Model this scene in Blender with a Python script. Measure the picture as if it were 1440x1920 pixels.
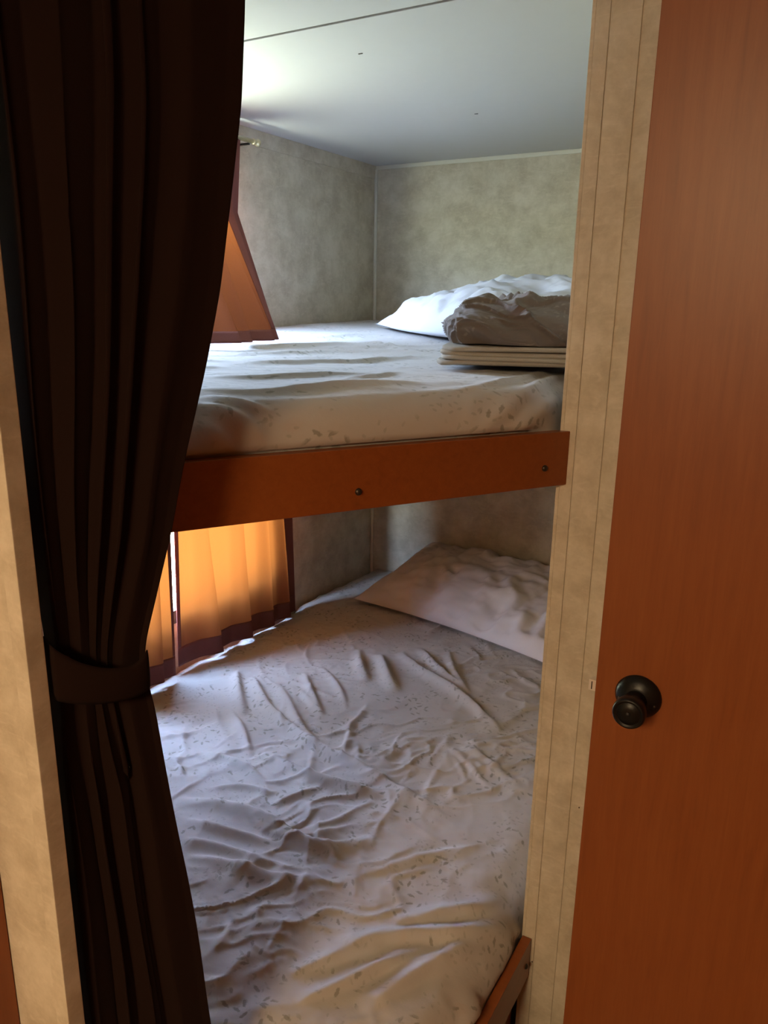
import bpy, bmesh, math, random
import numpy as np
from mathutils import Vector, Matrix
from mathutils.bvhtree import BVHTree

for o in list(bpy.data.objects):
    bpy.data.objects.remove(o)
S = bpy.context.scene
COL = S.collection
random.seed(7)
RNG = np.random.default_rng(7)

# ------------------------------------------------------------------ camera
FPX = 1442.0                                   # focal length in pixels of a 1440 x 1920 frame
PITCH = math.atan(FPX / 5330.0)
ROLL = math.atan(86.0 / 5330.0)
YAW = math.radians(30.5)
CAM = np.array([0.0, 0.0, 1.45])
_fw = np.array([-math.sin(YAW) * math.cos(PITCH), math.cos(YAW) * math.cos(PITCH), -math.sin(PITCH)])
_r0 = np.array([math.cos(YAW), math.sin(YAW), 0.0])
_u0 = np.cross(_r0, _fw)
_rt = math.cos(ROLL) * _r0 + math.sin(ROLL) * _u0
_up = -math.sin(ROLL) * _r0 + math.cos(ROLL) * _u0
cam_data = bpy.data.cameras.new('camera')
cam = bpy.data.objects.new('camera', cam_data)
COL.objects.link(cam)
cam.matrix_world = Matrix(((_rt[0], _up[0], -_fw[0], CAM[0]),
                           (_rt[1], _up[1], -_fw[1], CAM[1]),
                           (_rt[2], _up[2], -_fw[2], CAM[2]),
                           (0, 0, 0, 1)))
cam_data.sensor_fit = 'VERTICAL'
cam_data.sensor_height = 24.0
cam_data.lens = FPX / 1920.0 * 24.0
cam_data.clip_start = 0.02
S.camera = cam

# ------------------------------------------------------------------ world, light, exposure
S.view_settings.view_transform = 'Standard'
S.view_settings.look = 'None'
S.view_settings.exposure = 1.6
S.view_settings.gamma = 1.0
S.view_settings.use_curve_mapping = False
SKY = 28.0
LAMP = 17.5
world = bpy.data.worlds.new('daylight')
S.world = world
world.use_nodes = True
wn = world.node_tree
wn.nodes.clear()
_g = wn.nodes.new('ShaderNodeNewGeometry')
_sep = wn.nodes.new('ShaderNodeSeparateXYZ')
wn.links.new(_g.outputs['Incoming'], _sep.inputs[0])
_neg = wn.nodes.new('ShaderNodeMath'); _neg.operation = 'MULTIPLY_ADD'
_neg.inputs[1].default_value = -0.5; _neg.inputs[2].default_value = 0.5
wn.links.new(_sep.outputs['Z'], _neg.inputs[0])
_ramp = wn.nodes.new('ShaderNodeValToRGB')
_el = _ramp.color_ramp.elements
_el[0].position = 0.0; _el[0].color = (0.62, 0.66, 0.56, 1)      # sunlit grass
_el[1].position = 1.0; _el[1].color = (0.48, 0.70, 1.20, 1)      # zenith
for p, c in ((0.485, (0.62, 0.68, 0.52, 1)), (0.525, (0.36, 0.44, 0.16, 1)), (0.565, (0.78, 0.97, 1.36, 1))):
    e = _el.new(p); e.color = c
wn.links.new(_neg.outputs[0], _ramp.inputs[0])
_bg = wn.nodes.new('ShaderNodeBackground')
_bg.inputs['Strength'].default_value = SKY
wn.links.new(_ramp.outputs[0], _bg.inputs[0])
_wo = wn.nodes.new('ShaderNodeOutputWorld')
wn.links.new(_bg.outputs[0], _wo.inputs[0])

XL, YB = -1.663, 2.72            # window wall, end wall
ZC = 1.958                       # ceiling
XR, YF = 1.30, -2.40             # rest of the trailer behind the camera
PY = 1.20                        # face of the partition beside the bunks
PX = -0.379                      # its free edge
FY = 0.45                        # face of the short wall at the foot of the bunks
FX = -0.698                      # its free edge
WIN = {1: (1.22, 1.88, 1.50, 1.86), 2: (1.285, 2.02, 0.505, 0.98)}     # y0 y1 z0 z1

def window_portal(y0, y1, z0, z1):
    l = bpy.data.lights.new('window_portal', 'AREA')
    l.shape = 'RECTANGLE'
    l.size = z1 - z0; l.size_y = y1 - y0
    l.cycles.is_portal = True
    o = bpy.data.objects.new('window_portal', l)
    COL.objects.link(o)
    o.location = (XL - 0.06, (y0 + y1) / 2, (z0 + z1) / 2)
    o.rotation_euler = (0, -math.pi / 2, 0)      # faces +X, into the room
    return o
for w in WIN.values():
    window_portal(*w)
S.cycles.adaptive_threshold = 0.05
S.cycles.max_bounces = 6
S.cycles.diffuse_bounces = 3
S.cycles.transparent_max_bounces = 12
S.cycles.sample_clamp_indirect = 6.0
S.cycles.caustics_reflective = False
S.cycles.caustics_refractive = False

# ------------------------------------------------------------------ helpers
def ray(px, py):
    return _fw + _rt * (px - 720) / FPX - _up * (py - 960) / FPX
def at_z(px, py, z):
    d = ray(px, py); return CAM + d * (z - CAM[2]) / d[2]
def at_y(px, py, y):
    d = ray(px, py); return CAM + d * y / d[1]
def at_x(px, py, x):
    d = ray(px, py); return CAM + d * x / d[0]

def tag(o, label=None, cat=None, group=None, kind=None):
    if label: o['label'] = label
    if cat: o['category'] = cat
    if group: o['group'] = group
    if kind: o['kind'] = kind
    return o

def empty(name, loc, label, cat, group=None):
    o = bpy.data.objects.new(name, None)
    COL.objects.link(o)
    o.location = loc
    o.empty_display_size = 0.05
    return tag(o, label, cat, group)

def wloc(o):
    v = Vector(o.location)
    while o.parent:
        o = o.parent; v = v + Vector(o.location)
    return v

def mesh(name, verts, faces, m, parent=None, smooth=False, uvs=None):
    """verts in world coordinates; the object's origin is its base centre or its parent's origin"""
    v = np.asarray(verts, dtype=float).reshape(-1, 3)
    if parent is not None:
        org = np.array(wloc(parent))
        loc = (0, 0, 0)
    else:
        lo, hi = v.min(0), v.max(0)
        org = np.array([(lo[0] + hi[0]) / 2, (lo[1] + hi[1]) / 2, lo[2]])
        loc = tuple(org)
    me = bpy.data.meshes.new(name)
    me.from_pydata((v - org).tolist(), [], faces)
    if uvs is not None:
        l = me.uv_layers.new(name='UVMap')
        idx = np.empty(len(me.loops), dtype=np.int32)
        me.loops.foreach_get('vertex_index', idx)
        l.data.foreach_set('uv', np.asarray(uvs, dtype=np.float32)[idx].ravel())
    if smooth:
        me.polygons.foreach_set('use_smooth', [True] * len(me.polygons))
    me.update()
    if m: me.materials.append(m)
    o = bpy.data.objects.new(name, me)
    COL.objects.link(o)
    o.location = loc
    if parent is not None: o.parent = parent
    return o

class MB:
    """collects solids for one mesh"""
    def __init__(self): self.v = []; self.f = []; self.sm = []
    def add(self, v, f, smooth=False):
        n = len(self.v)
        self.v += [tuple(p) for p in v]
        self.f += [tuple(i + n for i in q) for q in f]
        self.sm += [smooth] * len(f)
        return self
    def bm(self, b, smooth=False):
        b.verts.index_update()
        v = [tuple(p.co) for p in b.verts]; f = [tuple(p.index for p in q.verts) for q in b.faces]
        b.free()
        return self.add(v, f, smooth)
    def box(self, x0, x1, y0, y1, z0, z1, bev=0.0, seg=2):
        b = bmesh.new()
        bmesh.ops.create_cube(b, size=1.0)
        for p in b.verts:
            p.co = ((x0 + x1) / 2 + p.co.x * (x1 - x0), (y0 + y1) / 2 + p.co.y * (y1 - y0), (z0 + z1) / 2 + p.co.z * (z1 - z0))
        if bev: bmesh.ops.bevel(b, geom=b.edges[:], offset=bev, segments=seg, affect='EDGES', profile=0.6)
        return self.bm(b)
    def prism(self, poly, z0, z1, bev=0.0):
        b = bmesh.new()
        vs = [b.verts.new((x, y, z0)) for x, y in poly]
        f = b.faces.new(vs)
        r = bmesh.ops.extrude_face_region(b, geom=[f])
        for g in r['geom']:
            if isinstance(g, bmesh.types.BMVert): g.co.z = z1
        bmesh.ops.recalc_face_normals(b, faces=b.faces[:])
        if bev: bmesh.ops.bevel(b, geom=b.edges[:], offset=bev, segments=2, affect='EDGES', profile=0.6)
        return self.bm(b)
    def lathe(self, prof, origin, axis, n=40):
        """prof: (radius, distance along axis)"""
        a = Vector(axis).normalized()
        s = a.orthogonal().normalized(); t = a.cross(s)
        o = Vector(origin); v = []; f = []
        for r, h in prof:
            for k in range(n):
                w = 2 * math.pi * k / n
                v.append(o + a * h + (s * math.cos(w) + t * math.sin(w)) * r)
        for i in range(len(prof) - 1):
            for k in range(n):
                k2 = (k + 1) % n
                f.append((i * n + k, i * n + k2, (i + 1) * n + k2, (i + 1) * n + k))
        f.append(tuple(range(n))[::-1]); f.append(tuple((len(prof) - 1) * n + k for k in range(n)))
        return self.add(v, f, True)
    def build(self, name, m, parent=None):
        o = mesh(name, self.v, self.f, m, parent)
        o.data.polygons.foreach_set('use_smooth', self.sm)
        b = bmesh.new(); b.from_mesh(o.data)
        bmesh.ops.recalc_face_normals(b, faces=b.faces[:]); b.to_mesh(o.data); b.free()
        return o

def struct(o):
    o['kind'] = 'structure'; return o

# ---- value noise
def vnoise(p, seed=0):
    """p (N,2) -> (N,) in -1..1"""
    p = np.asarray(p, float)
    i = np.floor(p).astype(np.int64); f = p - i
    f = f * f * f * (f * (f * 6 - 15) + 10)
    def h(a, b):
        n = (a * 374761393 + b * 668265263 + seed * 2147483647) & 0xFFFFFFFF
        n = ((n ^ (n >> 13)) * 1274126177) & 0xFFFFFFFF
        return ((n ^ (n >> 16)) & 0xFFFF) / 32767.5 - 1.0
    a = h(i[:, 0], i[:, 1]); b = h(i[:, 0] + 1, i[:, 1]); c = h(i[:, 0], i[:, 1] + 1); d = h(i[:, 0] + 1, i[:, 1] + 1)
    return (a * (1 - f[:, 0]) + b * f[:, 0]) * (1 - f[:, 1]) + (c * (1 - f[:, 0]) + d * f[:, 0]) * f[:, 1]
def fbm(p, oct=4, seed=0):
    s = 0; a = 1.0
    for k in range(oct):
        s = s + a * vnoise(np.asarray(p) * 2 ** k, seed + k); a *= 0.5
    return s
def sstep(a, b, x):
    t = np.clip((x - a) / (b - a), 0, 1); return t * t * (3 - 2 * t)

def grid_faces(nu, nv, flip=False):
    a = np.arange(nu * nv).reshape(nu, nv)
    q = np.stack([a[:-1, :-1], a[1:, :-1], a[1:, 1:], a[:-1, 1:]], -1).reshape(-1, 4)
    if flip: q = q[:, ::-1]
    return q.tolist()
def grid_normals(P):
    du = np.gradient(P, axis=0); dv = np.gradient(P, axis=1)
    n = np.cross(du, dv); n /= np.linalg.norm(n, axis=2, keepdims=True) + 1e-12
    return n
def ridges(V, lines):
    """V (N,3); lines: (points (K,3), width, height) -> displacement (N,)"""
    D = np.zeros(len(V))
    for pts, w, h in lines:
        pts = np.asarray(pts, float)
        seg = np.linalg.norm(np.diff(pts, axis=0), axis=1); L = seg.sum(); s0 = 0
        lo = pts.min(0) - 3 * w; hi = pts.max(0) + 3 * w
        idx = np.where(((V >= lo) & (V <= hi)).all(1))[0]
        if not len(idx): continue
        X = V[idx]; best = np.full(len(idx), 1e9); sb = np.zeros(len(idx)); side = np.zeros(len(idx))
        for k in range(len(seg)):
            a = pts[k]; d = (pts[k + 1] - a) / max(seg[k], 1e-9)
            t = np.clip((X - a) @ d, 0, seg[k]); q = X - (a + t[:, None] * d)
            dist = np.linalg.norm(q, axis=1)
            cr = d[0] * q[:, 1] - d[1] * q[:, 0]
            m = dist < best
            best[m] = dist[m]; sb[m] = s0 + t[m]; side[m] = cr[m]; s0 += seg[k]
        ww = w * (0.92 - 0.34 * np.tanh(side / (0.5 * w)))
        tap = np.sin(np.pi * np.clip(sb / L, 0.0, 1.0)) ** 0.7
        D[idx] += h * tap * np.exp(-(best / ww) ** 2)
    return D

# ------------------------------------------------------------------ materials
class N:
    def __init__(self, name):
        self.m = bpy.data.materials.new(name); self.m.use_nodes = True
        self.t = self.m.node_tree; self.t.nodes.clear()
        self.out = self.t.nodes.new('ShaderNodeOutputMaterial')
    def n(self, typ, ins=None, **kw):
        x = self.t.nodes.new('ShaderNode' + typ)
        for k, v in kw.items(): setattr(x, k, v)
        for k, v in (ins or {}).items():
            if isinstance(v, bpy.types.NodeSocket): self.t.links.new(v, x.inputs[k])
            else: x.inputs[k].default_value = v
        return x
    def link(self, a, b): self.t.links.new(a, b)
    def coord(self, which='Object', scale=(1, 1, 1)):
        c = self.n('TexCoord')
        return self.n('Mapping', {'Vector': c.outputs[which], 'Scale': scale}).outputs[0]
    def noise(self, vec, scale, detail=4, rough=0.5, dist=0.0):
        return self.n('TexNoise', {'Vector': vec, 'Scale': scale, 'Detail': detail, 'Roughness': rough, 'Distortion': dist}).outputs[0]
    def ramp(self, fac, stops):
        r = self.n('ValToRGB', {'Fac': fac}); e = r.color_ramp.elements
        e[0].position, e[0].color = stops[0][0], (*stops[0][1], 1)
        e[1].position, e[1].color = stops[-1][0], (*stops[-1][1], 1)
        for p, c in stops[1:-1]:
            q = e.new(p); q.color = (*c, 1)
        return r.outputs[0]
    def mix(self, fac, a, b, mode='MIX'):
        x = self.n('Mix', data_type='RGBA', blend_type=mode)
        for s, v in ((x.inputs[0], fac), (x.inputs[6], a), (x.inputs[7], b)):
            if isinstance(v, bpy.types.NodeSocket): self.link(v, s)
            else: s.default_value = v if not isinstance(v, tuple) else (*v[:3], 1)
        return x.outputs[2]
    def math(self, op, a, b=0.0, c=0.0):
        x = self.n('Math', operation=op)
        for k, v in enumerate((a, b, c)):
            if isinstance(v, bpy.types.NodeSocket): self.link(v, x.inputs[k])
            else: x.inputs[k].default_value = v
        return x.outputs[0]
    def bump(self, h, strength=0.2, dist=0.002):
        return self.n('Bump', {'Height': h, 'Strength': strength, 'Distance': dist}).outputs[0]
    def bsdf(self, color, rough=0.6, normal=None, metal=0.0, **ins):
        d = {'Base Color': color if isinstance(color, bpy.types.NodeSocket) else (*color, 1), 'Roughness': rough, 'Metallic': metal}
        if normal: d['Normal'] = normal
        d.update(ins)
        return self.n('BsdfPrincipled', d).outputs[0]
    def done(self, sh): self.link(sh, self.out.inputs[0]); return self.m

def mat_wallpaper():
    k = N('wallpaper')
    c = k.coord('Object')
    a = k.noise(c, 13, 8, 0.68, 0.15)
    st = k.coord('Object', (9, 9, 26))
    b = k.noise(st, 2.6, 5, 0.65, 1.2)
    fine = k.noise(c, 120, 3, 0.6)
    base = k.ramp(a, [(0.37, (0.51, 0.445, 0.345)), (0.5, (0.61, 0.545, 0.435)), (0.63, (0.70, 0.635, 0.525))])
    veil = k.ramp(b, [(0.52, (0, 0, 0)), (0.68, (1, 1, 1))])
    col = k.mix(k.math('MULTIPLY', veil, 0.35), base, (0.80, 0.73, 0.62))
    col = k.mix(k.math('MULTIPLY', fine, 0.16), col, (0.30, 0.22, 0.12))
    return k.done(k.bsdf(col, 0.62, k.bump(k.math('ADD', fine, b), 0.15, 0.001)))
def mat_wood(name, dark, mid, light, rough=0.38, horizontal=False):
    k = N(name)
    sc = (2.2, 30, 30) if horizontal else (30, 30, 2.2)
    c = k.coord('Object', sc)
    g = k.noise(c, 3.0, 6, 0.62, 0.5)
    blot = k.noise(k.coord('Object'), 4.0, 4, 0.6, 0.4)
    pore = k.noise(k.coord('Object', (6, 160, 160) if horizontal else (160, 160, 6)), 2.5, 2, 0.5)
    col = k.ramp(g, [(0.25, dark), (0.5, mid), (0.78, light)])
    col = k.mix(k.math('MULTIPLY', k.ramp(blot, [(0.35, (0, 0, 0)), (0.7, (1, 1, 1))]), 0.35), col, light)
    col = k.mix(k.math('MULTIPLY', k.ramp(pore, [(0.55, (0, 0, 0)), (0.7, (1, 1, 1))]), 0.25), col, dark)
    return k.done(k.bsdf(col, rough, k.bump(pore, 0.08, 0.0008)))
def mat_sheet(name, base, leaf, pink, amount=0.7):
    k = N(name)
    uv = k.n('TexCoord').outputs['UV']
    def leaves(scale, half, thin, keep, cl_scale, cl_cut, seed):
        mp = k.n('Mapping', {'Vector': uv, 'Location': (seed, seed * 1.7, 0)}).outputs[0]
        v = k.n('TexVoronoi', {'Vector': mp, 'Scale': scale, 'Randomness': 1.0}, voronoi_dimensions='2D', feature='F1')
        loc = k.n('VectorMath', {0: mp, 1: v.outputs['Position']}, operation='SUBTRACT').outputs[0]
        rgb = k.n('SeparateColor', {'Color': v.outputs['Color']})
        rot = k.n('VectorRotate', {'Vector': loc, 'Angle': k.math('MULTIPLY', rgb.outputs[0], 6.283)}, rotation_type='Z_AXIS').outputs[0]
        wob = k.n('TexNoise', {'Vector': mp, 'Scale': 260.0, 'Detail': 1.0})
        sc = k.n('VectorMath', {0: rot, 1: (1 / half, 1 / thin, 0)}, operation='MULTIPLY').outputs[0]
        ln = k.n('VectorMath', {0: sc}, operation='LENGTH').outputs['Value']
        ln = k.math('ADD', ln, k.math('MULTIPLY', k.math('SUBTRACT', wob.outputs[0], 0.5), 1.1))
        mask = k.ramp(ln, [(0.62, (1, 1, 1)), (1.0, (0, 0, 0))])
        on = k.math('GREATER_THAN', rgb.outputs[1], 1 - keep)
        cl = k.ramp(k.noise(mp, cl_scale, 2, 0.5), [(cl_cut, (0, 0, 0)), (cl_cut + 0.06, (1, 1, 1))])
        return k.math('MULTIPLY', k.math('MULTIPLY', mask, on), cl)
    l1 = leaves(46, 0.0088, 0.0036, 0.75, 10, 0.50, 0.31)
    l2 = leaves(75, 0.0048, 0.0024, 0.6, 10, 0.49, 1.7)
    pk = leaves(22, 0.018, 0.012, 0.4, 9, 0.5, 3.1)
    tone = k.noise(uv, 5, 3, 0.5)
    col = k.mix(tone, base, tuple(c * 0.93 for c in base))
    col = k.mix(k.math('MULTIPLY', pk, 0.45 * amount), col, pink)
    col = k.mix(k.math('MULTIPLY', l1, amount), col, leaf)
    col = k.mix(k.math('MULTIPLY', l2, amount * 0.45), col, leaf)
    wv = k.noise(uv, 55, 4, 0.6)
    return k.done(k.bsdf(col, 0.85, k.bump(wv, 0.25, 0.003), **{'Sheen Weight': 0.15}))
def mat_cloth(name, col, rough=0.9, translucent=None, amt=0.0, bump_scale=700, col2=None):
    k = N(name)
    w = k.noise(k.coord('Object'), bump_scale, 2, 0.5)
    c = k.mix(w, col, col2 or tuple(x * 0.7 for x in col))
    nb = k.bump(w, 0.25, 0.001)
    sh = k.bsdf(c, rough, nb, **{'Specular IOR Level': 0.15})
    if translucent:
        tw = k.noise(k.coord('Object'), 500, 2, 0.6)
        tc = k.mix(tw, translucent, tuple(x * 0.8 for x in translucent))
        t = k.n('BsdfTranslucent', {'Color': tc}).outputs[0]
        sh = k.n('MixShader', {0: amt, 1: sh, 2: t}).outputs[0]
    return k.done(sh)
def mat_plain(name, col, rough=0.5, metal=0.0, noise_amt=0.1, scale=60, **ins):
    k = N(name)
    w = k.noise(k.coord('Object'), scale, 3, 0.5)
    c = k.mix(k.math('MULTIPLY', w, noise_amt * 2), col, tuple(x * 0.75 for x in col))
    return k.done(k.bsdf(c, rough, None, metal, **ins))
def mat_emit(name, col, strength):
    k = N(name)
    e = k.n('Emission', {'Color': (*col, 1), 'Strength': strength}).outputs[0]
    return k.done(e)
def mat_glass():
    k = N('window_glass')
    t = k.n('BsdfTransparent', {'Color': (0.93, 0.95, 0.93, 1)}).outputs[0]
    g = k.n('BsdfGlossy', {'Color': (1, 1, 1, 1), 'Roughness': 0.02}).outputs[0]
    return k.done(k.n('MixShader', {0: 0.05, 1: t, 2: g}).outputs[0])

M = dict(
    wall=mat_wallpaper(),
    ceiling=mat_plain('white_ceiling', (0.64, 0.64, 0.65), 0.55, 0, 0.06, 30),
    seam=mat_plain('seam_brown', (0.10, 0.07, 0.045), 0.8),
    trim=mat_plain('pale_trim', (0.76, 0.73, 0.64), 0.45),
    floor=mat_wood('floor_vinyl', (0.12, 0.06, 0.03), (0.18, 0.10, 0.05), (0.24, 0.14, 0.08), 0.5),
    door=mat_wood('cherry_door', (0.20, 0.052, 0.0115), (0.24, 0.066, 0.0150), (0.28, 0.084, 0.022), 0.42),
    rail=mat_wood('cherry_rail', (0.20, 0.05, 0.010), (0.25, 0.065, 0.014), (0.29, 0.082, 0.020), 0.36, True),
    ply=mat_wood('plywood', (0.30, 0.2, 0.11), (0.38, 0.26, 0.15), (0.45, 0.32, 0.2), 0.7),
    sheet=mat_sheet('floral_sheet', (0.51, 0.475, 0.455), (0.185, 0.175, 0.13), (0.50, 0.38, 0.33), 0.62),
    plain_sheet=mat_cloth('cream_sheet', (0.40, 0.345, 0.275)),
    comforter=mat_sheet('floral_comforter', (0.135, 0.107, 0.09), (0.22, 0.185, 0.155), (0.18, 0.095, 0.075), 0.6),
    pillow=mat_cloth('white_pillowcase', (0.74, 0.75, 0.80), 0.85, col2=(0.68, 0.69, 0.75)),
    pillow2=mat_cloth('pinkish_pillowcase', (0.70, 0.65, 0.67), 0.85, col2=(0.64, 0.59, 0.61)),
    curtain=mat_cloth('dark_brown_drape', (0.014, 0.0052, 0.0032), 0.95, bump_scale=900),
    wcurtain=mat_cloth('rust_curtain', (0.30, 0.085, 0.045), 0.9, (0.92, 0.26, 0.05), 0.045),
    whem=mat_cloth('rust_curtain_hem', (0.24, 0.085, 0.075), 0.9, (0.5, 0.08, 0.03), 0.02),
    brass=mat_plain('antique_brass', (0.80, 0.70, 0.46), 0.30, 0.75),
    bronze=mat_plain('oil_rubbed_bronze', (0.006, 0.0055, 0.005), 0.36, 0.0, 0.1, **{'Specular IOR Level': 0.28}),
    bolt=mat_plain('dark_bolt', (0.06, 0.045, 0.035), 0.35, 0.7),
    steel=mat_plain('latch_steel', (0.80, 0.76, 0.70), 0.3, 0.35),
    black=mat_plain('black_plastic', (0.012, 0.012, 0.013), 0.5),
    frame=mat_plain('window_frame_dark', (0.05, 0.045, 0.04), 0.5),
    white=mat_plain('white_plastic', (0.7, 0.68, 0.62), 0.4),
    glass=mat_glass(),
    lamp=mat_emit('warm_lamp', (1.0, 0.72, 0.40), LAMP),
)

# ------------------------------------------------------------------ the setting
struct(MB().box(XL - 0.05, XR + 0.05, YF - 0.05, YB + 0.05, -0.03, 0.0).build('floor', M['floor']))
SEAM = 1.355
ceil = struct(MB().box(XL - 0.05, XR + 0.05, YF - 0.05, YB + 0.05, ZC + 0.006, ZC + 0.03).build('ceiling', M['seam']))
MB().box(XL, XR, YF, SEAM - 0.0045, ZC, ZC + 0.007, 0.0015).build('ceiling_panel', M['ceiling'], ceil)
MB().box(XL, XR, SEAM + 0.0045, YB, ZC, ZC + 0.007, 0.0015).build('ceiling_panel', M['ceiling'], ceil)
for px, py in ((676, 100), (893, 213)):
    q = at_z(px, py, ZC)
    MB().box(q[0] - 0.005, q[0] + 0.005, q[1] - 0.0008, q[1] + 0.0008, ZC - 0.0015, ZC + 0.0005).build('staple', M['bolt'], ceil)

# window wall with two openings
wl = MB()
a, b = WIN[1], WIN[2]
X0, X1 = XL - 0.05, XL
y0 = min(a[0], b[0]); y1 = max(a[1], b[1])
wl.box(X0, X1, YF - 0.05, y0, 0, ZC); wl.box(X0, X1, y1, YB + 0.05, 0, ZC)
wl.box(X0, X1, y0, y1, 0, b[2]); wl.box(X0, X1, y0, y1, b[3], a[2]); wl.box(X0, X1, y0, y1, a[3], ZC)
if a[1] < y1: wl.box(X0, X1, a[1], y1, a[2], a[3])
if b[1] < y1: wl.box(X0, X1, b[1], y1, b[2], b[3])
struct(wl.build('wall_left', M['wall']))
struct(MB().box(XL - 0.05, XR, YB, YB + 0.05, 0, ZC).build('wall_back', M['wall']))
struct(MB().box(XR, XR + 0.05, YF, YB + 0.05, 0, ZC).build('wall_right', M['door']))
struct(MB().box(XL - 0.05, XR + 0.05, YF - 0.05, YF, 0, ZC).build('wall_front', M['door']))
# partition beside the bunks (L-shaped: its face, and the side of the alcove)
struct(MB().box(PX, XR, PY, PY + 0.035, 0, ZC).box(PX, PX + 0.035, PY + 0.035, YB, 0, ZC).build('wall_partition', M['wall']))
# short wall at the foot of the bunks
struct(MB().box(XL, FX, FY, FY + 0.018, 0, ZC).build('wall_foot', M['wall']))
# strips covering the joints
struct(MB().box(PX - 0.0015, PX + 0.0046, PY - 0.0022, PY + 0.036, 0, ZC, 0.001).build('trim_1', M['wall']))
struct(MB().box(PX + 0.0045, -0.3542, PY - 0.0022, PY, 0, ZC, 0.0006).build('trim_2', M['wall']))
struct(MB().box(-0.353, -0.3100, PY - 0.0022, PY, 0, ZC, 0.0012).build('trim_3', M['wall']))
struct(MB().box(XL, XL + 0.004, 0.5, YB, 1.912, ZC, 0.001).build('trim_4', M['wall']))
struct(MB().box(XL, XL + 0.011, YB - 0.011, YB, 0, 1.945, 0.004).build('trim_5', M['trim']))
struct(MB().box(XL, PX, YB - 0.006, YB, 1.944, ZC, 0.002).build('trim_6', M['trim']))
struct(MB().box(FX - 0.022, FX + 0.0015, FY - 0.003, FY + 0.019, 0, ZC, 0.001).build('trim_7', M['wall']))

wp_ = bpy.data.objects['wall_partition']
for px, py, yy in ((998, 1803, PY - 0.0022), (1086, 1514, PY)):
    q = at_y(px, py, yy)
    MB().lathe([(0.0012, -0.001), (0.0012, 0.0012), (0.0006, 0.0016)], (q[0], yy, q[2]), (0, -1, 0), 10).build('nail', M['bolt'], wp_)

# windows
def rounded_rect(y0, y1, z0, z1, r, n=8):
    p = []
    for cy, cz, s in ((y1 - r, z1 - r, 0), (y0 + r, z1 - r, 1), (y0 + r, z0 + r, 2), (y1 - r, z0 + r, 3)):
        for k in range(n + 1):
            w = math.pi / 2 * (s + k / n); p.append((cy + r * math.cos(w), cz + r * math.sin(w)))
    return p
def ring(mb, outer, inner, x0, x1):
    n = len(outer); v = []
    for x in (x0, x1):
        v += [(x, y, z) for y, z in outer] + [(x, y, z) for y, z in inner]
    f = []
    for k in range(n):
        j = (k + 1) % n
        f += [(k, j, n + j, n + k), (2 * n + k, 3 * n + k, 3 * n + j, 2 * n + j),
              (k, 2 * n + k, 2 * n + j, j), (n + k, n + j, 3 * n + j, 3 * n + k)]
    return mb.add(v, f)
for i, (y0, y1, z0, z1) in WIN.items():
    fr = MB()
    # outer plate fills the square opening, its inner edge has rounded corners
    inn = rounded_rect(y0 + 0.035, y1 - 0.035, z0 + 0.03, z1 - 0.03, 0.06)
    out = rounded_rect(y0 - 0.012, y1 + 0.012, z0 - 0.012, z1 + 0.012, 0.03)
    ring(fr, out, inn, XL, XL + 0.006)
    ring(fr, [(min(max(y, y0 + .001), y1 - .001), min(max(z, z0 + .001), z1 - .001)) for y, z in rounded_rect(y0, y1, z0, z1, 0.002)], inn, XL - 0.045, XL + 0.001)
    w = struct(fr.build('window_%d' % i, M['frame']))
    w['label'] = ['high', 'low'][i - 1] + ' dark-framed window with rounded corners behind rust curtains'
    MB().box(XL - 0.030, XL - 0.026, y0 + 0.01, y1 - 0.01, z0 + 0.01, z1 - 0.01).build('pane', M['glass'], w)
    yc = 1.42
    MB().box(XL - 0.034, XL - 0.012, yc - 0.035, yc - 0.017, z0 + 0.02, z1 - 0.02, 0.002).build('mullion', M['frame'], w)
    MB().box(XL - 0.012, XL + 0.012, yc - 0.012, yc + 0.014, z0 + 0.012, z0 + 0.034, 0.003).build('latch', M['white'], w)

# doors
DX, DY = -0.246, 1.03
d1 = struct(MB().box(DX, 0.46, DY, DY + 0.032, 0.02, 1.90, 0.0012).build('door_1', M['door']))
d1['label'] = 'open cherry wood door with black knob, right edge of the picture'
kc = at_y(1197, 1305, DY)
ks = bpy.data.objects.new('door_knob', None)
kb = MB().lathe([(0.0318, 0.0), (0.0322, 0.002), (0.0312, 0.0045), (0.0285, 0.008), (0.024, 0.0115), (0.0185, 0.014), (0.0155, 0.0155)], (kc[0], DY, kc[2]), (0, -1, 0)).build('rosette', M['bronze'], d1)
kk = MB().lathe([(0.0150, 0.014), (0.0145, 0.020), (0.0140, 0.026), (0.0155, 0.029), (0.0170, 0.031), (0.0170, 0.033), (0.0190, 0.037), (0.0212, 0.044),
                 (0.0222, 0.051), (0.0222, 0.056), (0.0212, 0.0595), (0.0195, 0.0608), (0.0178, 0.0603), (0.0168, 0.0588), (0.0155, 0.0588), (0.0150, 0.0596), (0.0030, 0.0600)],
                (kc[0], DY, kc[2]), (0, -1, 0)).build('knob', M['bronze'], d1)
MB().lathe([(0.0030, 0.0597), (0.0028, 0.0612), (0.0005, 0.0614)], (kc[0], DY, kc[2]), (0, -1, 0), 16).build('privacy_pin', M['black'], kk)
for s in (-1, 1):
    MB().lathe([(0.0022, 0.006), (0.002, 0.0125), (0.001, 0.013)], (kc[0] + s * 0.0245, DY, kc[2] - 0.004), (0, -1, 0), 12).build('screw', M['bolt'], kb)
lz = at_y(1108, 1278, DY + 0.016)[2]
lt = MB()
b_ = bmesh.new()
pr = [(DX - 0.0115, DY + 0.006), (DX - 0.0095, DY + 0.006), (DX, DY + 0.006), (DX, DY + 0.026), (DX - 0.003, DY + 0.026), (DX - 0.0115, DY + 0.012)]
b_.free()
lt.prism(pr, lz - 0.0085, lz + 0.0085, 0.0006)
la = lt.build('latch_bolt', M['steel'], d1)
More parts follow.
